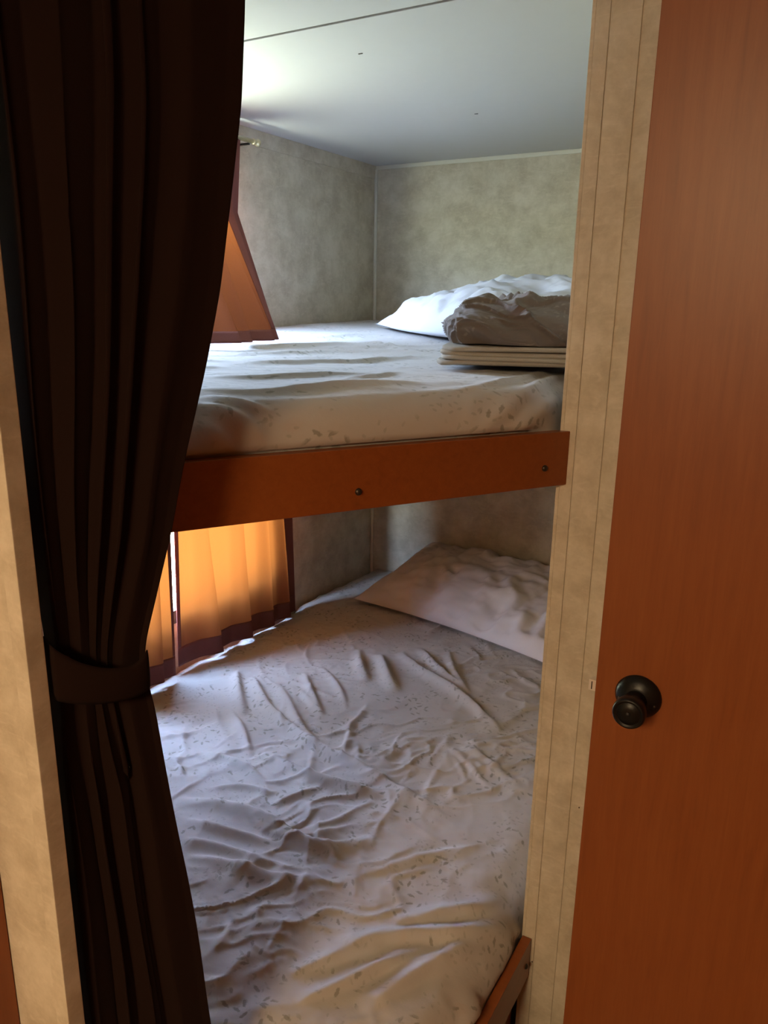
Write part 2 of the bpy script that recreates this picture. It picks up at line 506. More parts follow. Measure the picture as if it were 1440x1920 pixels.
MB().box(DX - 0.0075, DX - 0.0062, DY + 0.0052, DY + 0.0062, lz - 0.006, lz + 0.006).build('latch_slot', M['black'], la)

d2 = struct(MB().box(-1.50, -0.805, FY - 0.028, FY - 0.001, 0.03, 1.90, 0.001).build('door_2', M['door']))
d2['label'] = 'cherry wood door edge in the lower left corner'

# lamp on the hall ceiling, behind the camera
LX, LY = -0.34, -1.40
lamp = empty('ceiling_lamp', (LX, LY, ZC), 'round white ceiling lamp in the hall behind the camera', 'lamp')
MB().lathe([(0.32, 0.0), (0.325, 0.006), (0.32, 0.02), (0.30, 0.024)], (LX, LY, ZC), (0, 0, -1)).build('lamp_base', M['white'], lamp)
MB().lathe([(0.300, 0.024), (0.300, 0.06), (0.280, 0.105), (0.225, 0.145), (0.14, 0.172), (0.03, 0.182)], (LX, LY, ZC), (0, 0, -1)).build('lamp_shade', M['lamp'], lamp)

# ------------------------------------------------------------------ bunks
RA = np.array([-0.683, 0.663]); RB = np.array([-0.3635, 1.197])        # outer face line of the upper rail
RD = (RB - RA) / np.linalg.norm(RB - RA); RN = np.array([RD[1], -RD[0]])   # RN points to the hall
RA0 = RA - RD * ((RA[1] - (FY + 0.043)) / RD[1])                       # where it meets the foot wall
RZ0, RZ1 = 1.172, 1.259
RT = 0.020
ub = empty('upper_bunk', (-1.0, 1.4, 1.17), 'upper bunk platform with cherry wood front board and dark bolts', 'bunk')
rail = MB().prism([tuple(RA0), tuple(RB), tuple(RB - RN * 0.004), (-0.3635 - 0.0165, 1.197), tuple(RB - RN * RT - RD * 0.012), tuple(RA0 - RN * RT + RD * 0.012)], RZ0, RZ1, 0.0012).build('front_board', M['rail'], ub)
PLY = 1.215
MB().prism([(XL + 0.002, FY + 0.042), tuple(RA0 - RN * (RT + 0.002) + RD * 0.014), tuple(RB - RN * (RT + 0.002) - RD * 0.014), (PX - 0.004, 1.205), (PX - 0.004, YB - 0.01), (XL + 0.002, YB - 0.01)], 1.195, PLY).build('platform', M['ply'], ub)
def dome_bolt(p2, z, n2, r, parent):
    o = (p2[0], p2[1], z); ax = (n2[0], n2[1], 0)
    return MB().lathe([(r, -0.001), (r, 0.0008), (r * 0.92, r * 0.35), (r * 0.7, r * 0.62), (r * 0.35, r * 0.8), (r * 0.1, r * 0.84)], o, ax, 20).build('bolt', M['bolt'], parent)
def on_rail(px, py):
    d = ray(px, py); s = ((RA - CAM[:2]) @ RN) / (d[:2] @ RN); return CAM + d * s
for px, py in ((672, 922), (1021, 878)):
    q = on_rail(px, py); dome_bolt(q[:2], q[2], RN, 0.0052, rail)

LXR = -0.360
lb = empty('lower_bunk', (-0.9, 1.5, 0), 'lower bunk box with cherry wood side board and kick panel', 'bunk')
lrail = MB().box(LXR - 0.018, LXR, 0.55, PY - 0.005, 0.191, 0.278, 0.0012).build('side_board', M['rail'], lb)
MB().box(LXR - 0.045, LXR - 0.030, 0.55, PY - 0.003, 0.0, 0.20).build('kick_panel', M['door'], lb)
MB().box(XL + 0.003, PX - 0.006, PY - 0.003, YB - 0.01, 0.19, 0.205).box(XL + 0.003, LXR - 0.020, FY + 0.043, PY - 0.003, 0.19, 0.205).build('platform', M['ply'], lb)
q = at_x(986, 1812, LXR); dome_bolt(q[:2], q[2], (1, 0), 0.0052, lrail)

# ------------------------------------------------------------------ mattresses with fitted sheets
def shell(rows, name, m, label, cat, folds=(), wrinkles=None, noise=0.0, crumple=None):
    """rows (nv, nu, 3) : cross sections from the left skirt over the top to the right skirt"""
    P = np.asarray(rows)
    nv, nu, _ = P.shape
    nrm = grid_normals(P.transpose(1, 0, 2)).transpose(1, 0, 2)
    if nrm[nv // 2, nu // 2, 2] < 0: nrm = -nrm
    V = P.reshape(-1, 3)
    faces = grid_faces(nv, nu)
    tree = BVHTree.FromPolygons([tuple(p) for p in V], [tuple(f) for f in faces])
    lines = []
    for pts, w, h in folds:
        c = []
        for px, py in pts:
            hit = tree.ray_cast(Vector(CAM), Vector(ray(px, py)).normalized())
            if hit[0] is not None: c.append(np.array(hit[0]))
        if len(c) > 1:
            c = np.array(c)
            # smooth the path
            t = np.linspace(0, len(c) - 1, (len(c) - 1) * 5 + 1)
            c = np.stack([np.interp(t, np.arange(len(c)), c[:, k]) for k in range(3)], 1)
            for _ in range(6):
                c[1:-1] = (c[:-2] + 2 * c[1:-1] + c[2:]) / 4
            lines.append((c, w, h))
    if wrinkles: lines += wrinkles
    D = ridges(V, lines) if lines else np.zeros(len(V))
    # arc-length UVs in metres
    du = np.linalg.norm(np.diff(P, axis=1), axis=2).cumsum(1)
    u = np.concatenate([np.zeros((nv, 1)), du], 1)
    u = u - u[:, nu // 2][:, None]
    vv = P[:, :, 1]
    UV = np.stack([u, vv], -1).reshape(-1, 2)
    if noise:
        D = D + noise * fbm(UV * 9, 3, 5) + noise * 0.4 * fbm(UV * np.array([30, 34]), 3, 9)
    if crumple:
        an, amt_, sx_, sy_ = crumple
        c_, s_ = math.cos(an), math.sin(an)
        Q = np.stack([V[:, 0] * c_ + V[:, 1] * s_, -V[:, 0] * s_ + V[:, 1] * c_], 1)
        Q = Q + 0.035 * np.stack([fbm(Q * 7, 2, 61), fbm(Q * 7 + 9, 2, 67)], 1)
        msk = np.clip(0.55 + 0.9 * fbm(Q * 2.6 + 4, 2, 71), 0, 1.3)
        r1 = np.clip(1 - 1.9 * np.abs(vnoise(Q * np.array([sx_, sy_]), 73)), 0, 1) ** 2
        r2 = np.clip(1 - 1.9 * np.abs(vnoise(Q * np.array([sx_, sy_]) * 1.9 + 3, 79)), 0, 1) ** 2
        D = D + amt_ * msk * (r1 + 0.5 * r2 * np.clip(msk - 0.2, 0, 1))
    V = V + nrm.reshape(-1, 3) * D[:, None]
    return V, faces, UV

def sheet_rows(ys, xr_fn, xl_fn, top_fn, zbot, rL, rR, ntop, rF=0.0, y0=None):
    rows = []
    for y in ys:
        xl, xr = xl_fn(y), xr_fn(y)
        path = []
        for z in np.linspace(zbot, 1, 8)[:-1]: pass
        zl = top_fn(xl + rL, y); zr = top_fn(xr - rR, y)
        hF = 0.0
        if rF and y < y0 + rF: hF = rF - math.sqrt(max(rF * rF - (y0 + rF - y) ** 2, 0))
        for k in range(8): path.append((xl + 0.004 * math.sin(k / 7 * math.pi), zbot + (zl - rL - zbot) * k / 8))
        for k in range(9):
            w = math.pi / 2 * k / 9; path.append((xl + rL * (1 - math.cos(w)), zl - rL + rL * math.sin(w)))
        for k in range(ntop + 1):
            x = xl + rL + (xr - rR - xl - rL) * k / ntop; path.append((x, top_fn(x, y)))
        for k in range(1, 13):
            w = math.pi / 2 * k / 12; path.append((xr - rR * (1 - math.sin(w)), zr - rR + rR * math.cos(w)))
        for k in range(1, 11): path.append((xr + 0.004 * math.sin(k / 10 * math.pi), zr - rR + (zbot - zr + rR) * k / 10))
        rows.append([(x, y, max(z - hF, zbot)) for x, z in path])
    return np.array(rows)

# --- lower
def low_top(x, y):
    return 0.352 + 0.012 * math.sin(3.1 * (x + 1.66) / 1.3) - 0.01 * float(sstep(1.9, 2.72, y)) + 0.006 * math.sin(5 * y + 2 * x)
def low_xr(y):
    # squeezed through the opening behind the partition, bulging in front of it
    k = float(sstep(PY - 0.10, PY + 0.02, y))
    return (-0.3745) * (1 - k) + (PX - 0.012) * k
def low_xl(y): return XL + 0.026 + 0.014 * math.sin(7 * y) * float(sstep(2.3, 2.0, y)) - 0.018 * float(sstep(2.0, 2.4, y))
LF = [
    ([(491, 1411), (555, 1443), (597, 1464), (650, 1477), (713, 1490), (771, 1496)], 0.016, 0.013),
    ([(475, 1269), (496, 1321), (528, 1353), (565, 1385), (591, 1406)], 0.017, 0.014),
    ([(518, 1279), (544, 1321), (565, 1369), (597, 1406), (660, 1432), (734, 1475), (787, 1501), (840, 1538)], 0.018, 0.013),
    ([(444, 1258), (449, 1306), (460, 1340)], 0.016, 0.013),
    ([(570, 1262), (585, 1300), (606, 1345)], 0.013, 0.009),
    ([(713, 1226), (729, 1274), (745, 1300)], 0.020, 0.014),
    ([(671, 1218), (676, 1248), (690, 1280)], 0.018, 0.011),
    ([(750, 1222), (787, 1258), (829, 1279), (887, 1321), (940, 1374)], 0.018, 0.012),
    ([(790, 1215), (815, 1250), (860, 1285)], 0.014, 0.010),
    ([(840, 1220), (850, 1262), (880, 1300)], 0.014, 0.008),
    ([(333, 1501), (401, 1504), (465, 1527), (518, 1554), (576, 1591), (618, 1596), (702, 1570)], 0.018, 0.014),
    ([(349, 1538), (438, 1564), (518, 1585)], 0.013, 0.008),
    ([(354, 1607), (438, 1622), (518, 1654), (600, 1650)], 0.015, 0.009),
    ([(340, 1575), (420, 1590), (500, 1620)], 0.012, 0.007),
    ([(386, 1411), (433, 1427), (465, 1438), (500, 1470)], 0.012, 0.009),
    ([(507, 1511), (544, 1496), (597, 1480)], 0.010, 0.007),
    ([(390, 1480), (450, 1470), (520, 1490)], 0.010, 0.006),
    ([(1000, 1712), (914, 1712), (808, 1720), (735, 1735)], 0.017, 0.013),
    ([(1000, 1733), (940, 1754), (861, 1760), (755, 1760), (676, 1768), (597, 1791)], 0.018, 0.014),
    ([(800, 1780), (720, 1815), (640, 1850), (560, 1880)], 0.013, 0.011),
    ([(960, 1775), (860, 1790), (760, 1840), (680, 1900)], 0.018, 0.012),
    ([(720, 1772), (620, 1800), (540, 1830)], 0.012, 0.009),
    ([(960, 1830), (900, 1880), (860, 1930)], 0.016, 0.010),
    ([(620, 1380), (660, 1360), (690, 1320)], 0.010, 0.006),
    ([(640, 1430), (650, 1390), (660, 1340)], 0.009, 0.005),
    ([(870, 1400), (920, 1430), (960, 1470)], 0.012, 0.006),
    ([(560, 1560), (640, 1540), (700, 1500)], 0.010, 0.005),
    ([(700, 1640), (800, 1600), (900, 1590)], 0.014, 0.006),
    ([(430, 1330), (460, 1370), (470, 1420)], 0.012, 0.007),
    ([(600, 1250), (640, 1290), (650, 1330)], 0.012, 0.006),
]
def rand_wrinkles(n, x0, x1, y0, y1, z, ang, spread, w, h, L):
    out = []
    for _ in range(n):
        c = np.array([RNG.uniform(x0, x1), RNG.uniform(y0, y1), z])
        a = ang + RNG.normal() * spread; l = RNG.uniform(0.4, 1.3) * L; bend = RNG.normal() * 0.35
        t = np.linspace(-0.5, 0.5, 6); dx = np.cos(a + bend * t) * t * l; dy = np.sin(a + bend * t) * t * l
        out.append((np.stack([c[0] + dx, c[1] + dy, np.full(6, z)], 1), RNG.uniform(0.6, 1.4) * w, RNG.uniform(0.4, 1.3) * h))
    return out
ys = np.concatenate([np.linspace(0.505, 2.1, 340), np.linspace(2.1, YB - 0.006, 91)[1:]])
rows = sheet_rows(ys, low_xr, low_xl, low_top, 0.209, 0.045, 0.080, 240)
lw = rand_wrinkles(150, -1.55, -0.45, 0.7, 2.2, 0.36, 2.4, 0.7, 0.007, 0.005, 0.16) + rand_wrinkles(160, -1.55, -0.45, 0.8, 2.0, 0.36, 2.6, 0.9, 0.0042, 0.0032, 0.09)
V, F, UV = shell(rows, 'mattress', M['sheet'], '', '', [(p_, w_ * 0.92, h_ * 1.5) for p_, w_, h_ in LF], lw, 0.0026, (0.9, 0.0058, 9.0, 22.0))
# keep the part inside the alcove clear of the partition
V = np.asarray(V)
ins = V[:, 1] > PY - 0.012
V[ins, 0] = np.minimum(V[ins, 0], PX - 0.004)
V[:, 0] = np.maximum(V[:, 0], XL + 0.006)
V[:, 2] = np.maximum(V[:, 2], 0.207)
lo_ = (V[:, 2] < 0.290) & ~ins
V[lo_, 0] = np.minimum(V[lo_, 0], LXR - 0.0200)
lm = mesh('mattress', V, F, M['sheet'], None, True, UV)
tag(lm, 'wide lower mattress under a rumpled pale floral fitted sheet', 'mattress', 'bunk mattresses')

# --- upper
RIN = 0.012
def up_xr(y):
    p = RA - RN * (RT * 0 + RIN)
    xd = p[0] + (y - p[1]) * RD[0] / RD[1]
    a, b, k = xd, PX - 0.012, 0.04
    h = min(max(0.5 + 0.5 * (b - a) / k, 0), 1)
    return b * (1 - h) + a * h - k * h * (1 - h)
def up_top(x, y):
    d = (up_xr(y) - x)
    return 1.333 + 0.030 * float(sstep(1.5, 2.65, y)) + 0.020 * float(sstep(0.75, 1.25, d)) * float(sstep(0.8, 1.6, y)) + 0.005 * float(sstep(0.15, 0.7, d)) - 0.012 * float(sstep(0.14, 0.0, d))
UF = [
    ([(395, 662), (470, 668), (560, 664), (650, 658)], 0.014, 0.010),
    ([(400, 690), (500, 682), (600, 684), (720, 676), (800, 668)], 0.012, 0.009),
    ([(395, 708), (480, 712), (580, 706), (700, 700)], 0.010, 0.008),
    ([(390, 728), (450, 738), (540, 730), (640, 722), (800, 716)], 0.012, 0.008),
    ([(400, 648), (520, 652), (640, 646), (760, 650)], 0.014, 0.009),
    ([(375, 760), (420, 772), (470, 800), (500, 830)], 0.014, 0.010),
    ([(370, 790), (400, 810), (430, 845)], 0.012, 0.008),
    ([(385, 742), (450, 756), (520, 776)], 0.010, 0.006),
    ([(1052, 705), (1000, 738), (940, 776), (880, 818)], 0.010, 0.013),
    ([(1052, 748), (1010, 775), (960, 808)], 0.009, 0.011),
    ([(1052, 690), (980, 712), (900, 730), (820, 742)], 0.010, 0.007),
    ([(660, 640), (720, 650), (790, 662)], 0.012, 0.008),
    ([(560, 636), (640, 632), (700, 626)], 0.016, 0.009),
    ([(760, 700), (700, 706), (640, 716)], 0.010, 0.006),
]
ys = np.concatenate([np.linspace(FY + 0.05, 1.35, 170), np.linspace(1.35, YB - 0.006, 140)[1:]])
rows = sheet_rows(ys, up_xr, lambda y: XL + 0.008, up_top, 1.218, 0.03, 0.060, 170)
uw = rand_wrinkles(60, -1.5, -0.5, 0.7, 2.2, 1.345, 1.05, 0.35, 0.008, 0.004, 0.25)
V, F, UV = shell(rows, 'mattress', M['sheet'], '', '', UF, uw, 0.0016, (-0.5, 0.0030, 20.0, 6.0))
V = np.asarray(V)
V[:, 0] = np.maximum(V[:, 0], XL + 0.005)
dr = (V[:, :2] - RA) @ RN + 0.0015
low = V[:, 2] < RZ1 + 0.004
lim = np.where(low, dr + RT + 0.003, dr + 0.002)
mv = np.maximum(lim, 0)
V[:, :2] -= mv[:, None] * RN
ins = V[:, 1] > PY - 0.01
V[ins, 0] = np.minimum(V[ins, 0], PX - 0.004)
um = mesh('mattress', V, F, M['sheet'], None, True, UV)
tag(um, 'upper mattress in a pale floral fitted sheet behind the bolted front board', 'mattress', 'bunk mattresses')

# ------------------------------------------------------------------ pillows
def pillow(name, center, rot_z, tilt, a, b, T, m, label, seed, roll=0.0, floor_fn=None):
    n = 70
    g = np.linspace(-1, 1, n)
    u, v = np.meshgrid(np.sign(g) * np.abs(g) ** 0.85, np.sign(g) * np.abs(g) ** 0.85, indexing='ij')
    x = a * u * (1 - 0.06 * (1 - v ** 2) * u ** 2)
    y = b * v * (1 - 0.09 * (1 - u ** 2) * v ** 2)
    e = np.clip((1 - u ** 2) * (1 - v ** 2), 0, 1)
    p2 = np.stack([x.ravel(), y.ravel()], 1)
    # creases running in from the seams and across the middle
    cr = (fbm(p2 * np.array([9, 14]), 3, seed) * 0.012 + np.abs(fbm(p2 * np.array([15, 7]) + 3, 3, seed + 4)) * -0.020).reshape(n, n)
    zt = T * e ** 0.42 + cr * np.minimum(1, e * 5)
    zb = -0.30 * T * e ** 0.5
    def place(x, y, z):
        Q = np.stack([x, y, z], -1).reshape(-1, 3)
        ct, st = math.cos(tilt), math.sin(tilt)
        Q = np.stack([Q[:, 0], Q[:, 1] * ct - Q[:, 2] * st, Q[:, 1] * st + Q[:, 2] * ct], 1)
        cr_, sr_ = math.cos(roll), math.sin(roll)
        Q = np.stack([Q[:, 0] * cr_ + Q[:, 2] * sr_, Q[:, 1], -Q[:, 0] * sr_ + Q[:, 2] * cr_], 1)
        c, s = math.cos(rot_z), math.sin(rot_z)
        Q = np.stack([Q[:, 0] * c - Q[:, 1] * s, Q[:, 0] * s + Q[:, 1] * c, Q[:, 2]], 1)
        return Q + np.array(center)
    A = place(x, y, zt); B = place(x, y, zb)
    if floor_fn is not None:
        for arr, off in ((A, 0.004), (B, 0.001)):
            fl = np.array([floor_fn(px_, py_) for px_, py_ in arr[:, :2]]) + off
            arr[:, 2] = np.maximum(arr[:, 2], fl)
    f1 = grid_faces(n, n); f2 = [[i + n * n for i in q[::-1]] for q in f1]
    V = np.concatenate([A, B])
    me = mesh(name, V, f1 + f2, m, None, True)
    bm = bmesh.new(); bm.from_mesh(me.data)
    bmesh.ops.remove_doubles(bm, verts=bm.verts, dist=0.0006)
    bmesh.ops.recalc_face_normals(bm, faces=bm.faces[:])
    bm.to_mesh(me.data); bm.free()
    return tag(me, label, 'pillow', 'white pillows on the bunks')
pillow('pillow', (-0.905, 2.205, 1.408), math.radians(-42), math.radians(7), 0.405, 0.275, 0.122, M['pillow'],
       'bright white pillow on the upper bunk against the end wall', 3, 0.0, lambda x, y: up_top(x, y) + 0.012)
pillow('pillow', (-0.99, 2.44, 0.425), math.radians(-10), math.radians(14), 0.45, 0.25, 0.118, M['pillow2'],
       'creased pale pillow in the shade of the lower bunk', 11, 0.0, lambda x, y: low_top(x, y) + 0.016)

# ------------------------------------------------------------------ bedding on the upper bunk
BC = np.array([-0.548, 1.43])
bz = 1.346
def folded_sheet():
    mb = MB()
    z = bz
    ang = math.radians(20)
    c, s = math.cos(ang), math.sin(ang)
    for k in range(4):
        t = 0.0095 - 0.001 * (k % 2)
        ax, ay = 0.145 - 0.004 * (k % 2) - 0.002 * k, 0.145 - 0.004 * ((k + 1) % 2)
        n = 40; nz = 8
        v = []; f = []
        # a flat pad with a rounded rim, rim wavy like folded cloth
        rings = []
        for j in range(nz + 1):
            w = math.pi * j / nz - math.pi / 2
            inset = (t / 2) * (1 - math.cos(w)); zz = z + t / 2 + t / 2 * math.sin(w)
            rg = []
            for i in range(n):
                th = 2 * math.pi * i / n
                e = 0.28
                X = (ax - inset) * math.copysign(abs(math.cos(th)) ** e, math.cos(th)); Y = (ay - inset) * math.copysign(abs(math.sin(th)) ** e, math.sin(th))
                wob = 0.0022 * math.sin(5 * th + k * 2.1) + 0.0016 * math.sin(11 * th + k)
                X += wob; zq = zz + 0.0016 * math.sin(3 * th + 1.7 * k)
                rg.append((BC[0] + X * c - Y * s, BC[1] + X * s + Y * c, zq))
            rings.append(rg)
        for rg in rings: v += rg
        for j in range(nz):
            for i in range(n):
                i2 = (i + 1) % n; f.append((j * n + i, j * n + i2, (j + 1) * n + i2, (j + 1) * n + i))
        f.append(tuple(range(n))[::-1]); f.append(tuple(nz * n + i for i in range(n)))
        mb.add(v, f, True)
        z += t * 0.92
    return mb.build('folded_sheet', M['plain_sheet']), z
fs, ztop = folded_sheet()
tag(fs, 'cream folded sheet lying under the brown comforter on the upper bunk', 'sheet')
def comforter():
    nu, nv = 260, 110
    th = np.linspace(0, 2 * math.pi, nu, endpoint=False); ph = np.linspace(-0.42, math.pi / 2, nv)
    T, Pp = np.meshgrid(th, ph, indexing='ij')
    e1 = 0.62
    def pw(x, e): return np.sign(x) * np.abs(x) ** e
    cx = pw(np.cos(Pp), 0.85) * pw(np.cos(T), e1); cy = pw(np.cos(Pp), 0.85) * pw(np.sin(T), e1); cz = pw(np.sin(Pp), 0.85)
    X = 0.142 * cx; Y = 0.150 * cy; Z = 0.060 * cz
    # lean: higher towards the back right
    Z = Z * (1 + 0.10 * cx)
    q = np.stack([T.ravel() * 0 + X.ravel(), Y.ravel()], 1)
    # folds sweeping over the bundle
    A_ = np.stack([(X * 0.75 + Z * 1.1 + Y * 0.35).ravel(), (Y * 0.9 - X * 0.6).ravel()], 1)
    wp = np.stack([fbm(A_ * 9, 2, 40), fbm(A_ * 9 + 5, 2, 44)], 1) * 0.03
    B_ = A_ + wp
    r1 = np.clip(1 - 2.2 * np.abs(vnoise(B_ * np.array([24, 7]), 21)), 0, 1) ** 1.3
    r2 = np.clip(1 - 2.2 * np.abs(vnoise((B_ @ np.array([[0.8, -0.6], [0.6, 0.8]])) * np.array([40, 15]) + 7, 33)), 0, 1) ** 1.2
    r3 = fbm(B_ * 60, 3, 50)
    d = (0.017 * r1 + 0.010 * r2 + 0.0015 * r3 - 0.010).reshape(nu, nv) * sstep(0.0, 0.25, math.pi / 2 - Pp + 0.12)
    L = np.sqrt((X / 0.142) ** 2 + (Y / 0.15) ** 2 + (Z / 0.060) ** 2) + 1e-6
    X = X + d * X / 0.142 / L; Y = Y + d * Y / 0.15 / L; Z = Z + d * np.abs(Z) / 0.060 / L
    ang = math.radians(16); c, s = math.cos(ang), math.sin(ang)
    W = np.stack([BC[0] + 0.004 + X * c - Y * s, BC[1] + 0.01 + X * s + Y * c, ztop + 0.026 + Z], -1)
    W[..., 2] = np.maximum(W[..., 2], ztop + 0.004 + 0.001 * np.sin(6 * T))
    W[..., 0] = np.minimum(W[..., 0], PX - 0.006)
    V = W.reshape(-1, 3)
    a = np.arange(nu * nv).reshape(nu, nv); b = np.roll(a, -1, 0)
    f = np.stack([a[:, :-1], b[:, :-1], b[:, 1:], a[:, 1:]], -1).reshape(-1, 4).tolist()
    f.append(a[:, 0][::-1].tolist())
    UVc = np.stack([T.ravel() * 0.16, Pp.ravel() * 0.15], 1)
    return mesh('comforter', V, f, M['comforter'], None, True, UVc)
cf = tag(comforter(), 'rumpled grey-brown floral comforter bundled at the front corner of the upper bunk', 'comforter')

# ------------------------------------------------------------------ privacy curtain tied back at the foot wall
CP = np.array([-0.675, 0.53]); CD = np.array([0.51, 0.86]); CN = np.array([0.86, -0.51])
R_EDGE = [(1.95, .190), (1.746, .186), (1.647, .181), (1.568, .169), (1.464, .150), (1.373, .128), (1.279, .103), (1.194, .083), (1.114, .058), (1.07, .044),
          (1.045, .040), (1.023, .041), (0.979, .049), (0.865, .0615), (0.735, .0746), (0.611, .086), (0.479, .097), (0.38, .103)]
def pleat_curtain():
    zs = np.linspace(0.385, 1.945, 190); nu = 260
    zr = np.array([p[0] for p in R_EDGE])[::-1]; tr = np.array([p[1] for p in R_EDGE])[::-1]
    R = np.interp(zs, zr, tr)
    for _ in range(4): R[1:-1] = (R[:-2] + 2 * R[1:-1] + R[2:]) / 4
    tie = np.exp(-((zs - 1.045) / 0.10) ** 2)
    Lf = -0.066 + 0.010 * tie
    amp = 0.012 * (1 - 0.62 * tie) * (0.75 + 0.25 * sstep(1.9, 1.3, zs))
    u = np.linspace(0, 1, nu)
    rows = []
    cuts = np.array([0.0, 0.19, 0.40, 0.53, 0.66, 1.0])             # valleys between the pleats
    for z, r, l, am, tt in zip(zs, R, Lf, amp, tie):
        shift = 0.03 * np.sin(z * 2.3) * (1 - tt)
        cu = cuts.copy(); cu[1:-1] += shift * np.array([1, -.6, .7, -.4])
        low_ = float(sstep(1.0, 0.85, z))
        cu[1] += low_ * 0.06; cu[2] += low_ * 0.05; cu[3] += low_ * 0.11; cu[4] -= low_ * 0.02
        k = np.clip(np.searchsorted(cu, u, side='right') - 1, 0, len(cu) - 2)
        w = (u - cu[k]) / (cu[k + 1] - cu[k])
        width = (cu[k + 1] - cu[k])
        bulge = np.sin(np.pi * w) ** 0.8
        last = k == len(cu) - 2
        bulge = np.where(last, sstep(0.0, 0.28, w) * (1 - 0.45 * w ** 2), bulge)
        depth = am * (0.7 + 1.2 * width) * bulge - 0.012
        # leaning pleats: the top of each fold leans sideways over the next valley
        t = l + (r - l) * (u + 0.035 * np.sin(2 * np.pi * w) * (1 - 0.4 * tt))
        t = t + 0.0012 * np.sin(z * 17 + u * 9)
        edge = np.clip((1 - u) / 0.04, 0, 1)
        depth = depth * (0.35 + 0.65 * edge) + 0.003 * np.sin(z * 5 + u * 4)
        depth = depth - 0.055 * np.clip(1 - u / 0.05, 0, 1) ** 1.5
        xy = CP + t[:, None] * CD + depth[:, None] * CN
        rows.append(np.column_stack([xy, np.full(nu, z)]))
    P = np.array(rows)
    P[..., 0] = np.where(P[..., 1] < FY + 0.022, np.maximum(P[..., 0], FX + 0.004), P[..., 0])
    return P
P = pleat_curtain()
pc = empty('privacy_curtain', (CP[0], CP[1], 0.385), 'long dark brown privacy curtain tied back at the left', 'curtain')
cl = mesh('drape', P.reshape(-1, 3), grid_faces(P.shape[0], P.shape[1]), M['curtain'], pc, True)
sm = cl.modifiers.new('thickness', 'SOLIDIFY'); sm.thickness = 0.0018; sm.offset = 0
# tie band: a curved strip around the bundle
def tie_band():
    n, nz = 60, 10
    V = []
    for j in range(nz + 1):
        for i in range(n + 1):
            s = i / n
            t = -0.062 + 0.106 * s
            sag = 0.046 * (1 - s) ** 2.6 + 0.012 * max(0.0, (s - 0.75) / 0.25) ** 2
            zt = 1.047 + sag; zb = 1.008 + sag * 0.35
            w = j / nz
            z = zb + (zt - zb) * w
            b = 0.0045 + 0.013 * math.sin(math.pi * s) ** 0.5 + 0.0035 * math.sin(math.pi * w) ** 0.5
            if s < 0.06: b -= 0.012 * (1 - s / 0.06)
            xy = CP + t * CD + b * CN
            V.append((xy[0], xy[1], z))
    o = mesh('tie_back', V, grid_faces(nz + 1, n + 1), M['curtain'], pc, True)
    m_ = o.modifiers.new('thickness', 'SOLIDIFY'); m_.thickness = 0.002; m_.offset = 0
    return o
tie_band()
MB().box(-0.012, 0.012, -0.01, 0.01, ZC - 0.014, ZC - 0.0005)
trk = MB()
p0 = CP - CD * 0.055; p1 = CP + CD * 0.62
trk.prism([tuple(p0 + CN * 0.008), tuple(p1 + CN * 0.008), tuple(p1 - CN * 0.008), tuple(p0 - CN * 0.008)], ZC - 0.016, ZC - 0.0005, 0.001)
tk = trk.build('curtain_track', M['white'])
tag(tk, 'white curtain track on the ceiling above the brown curtain', 'track')

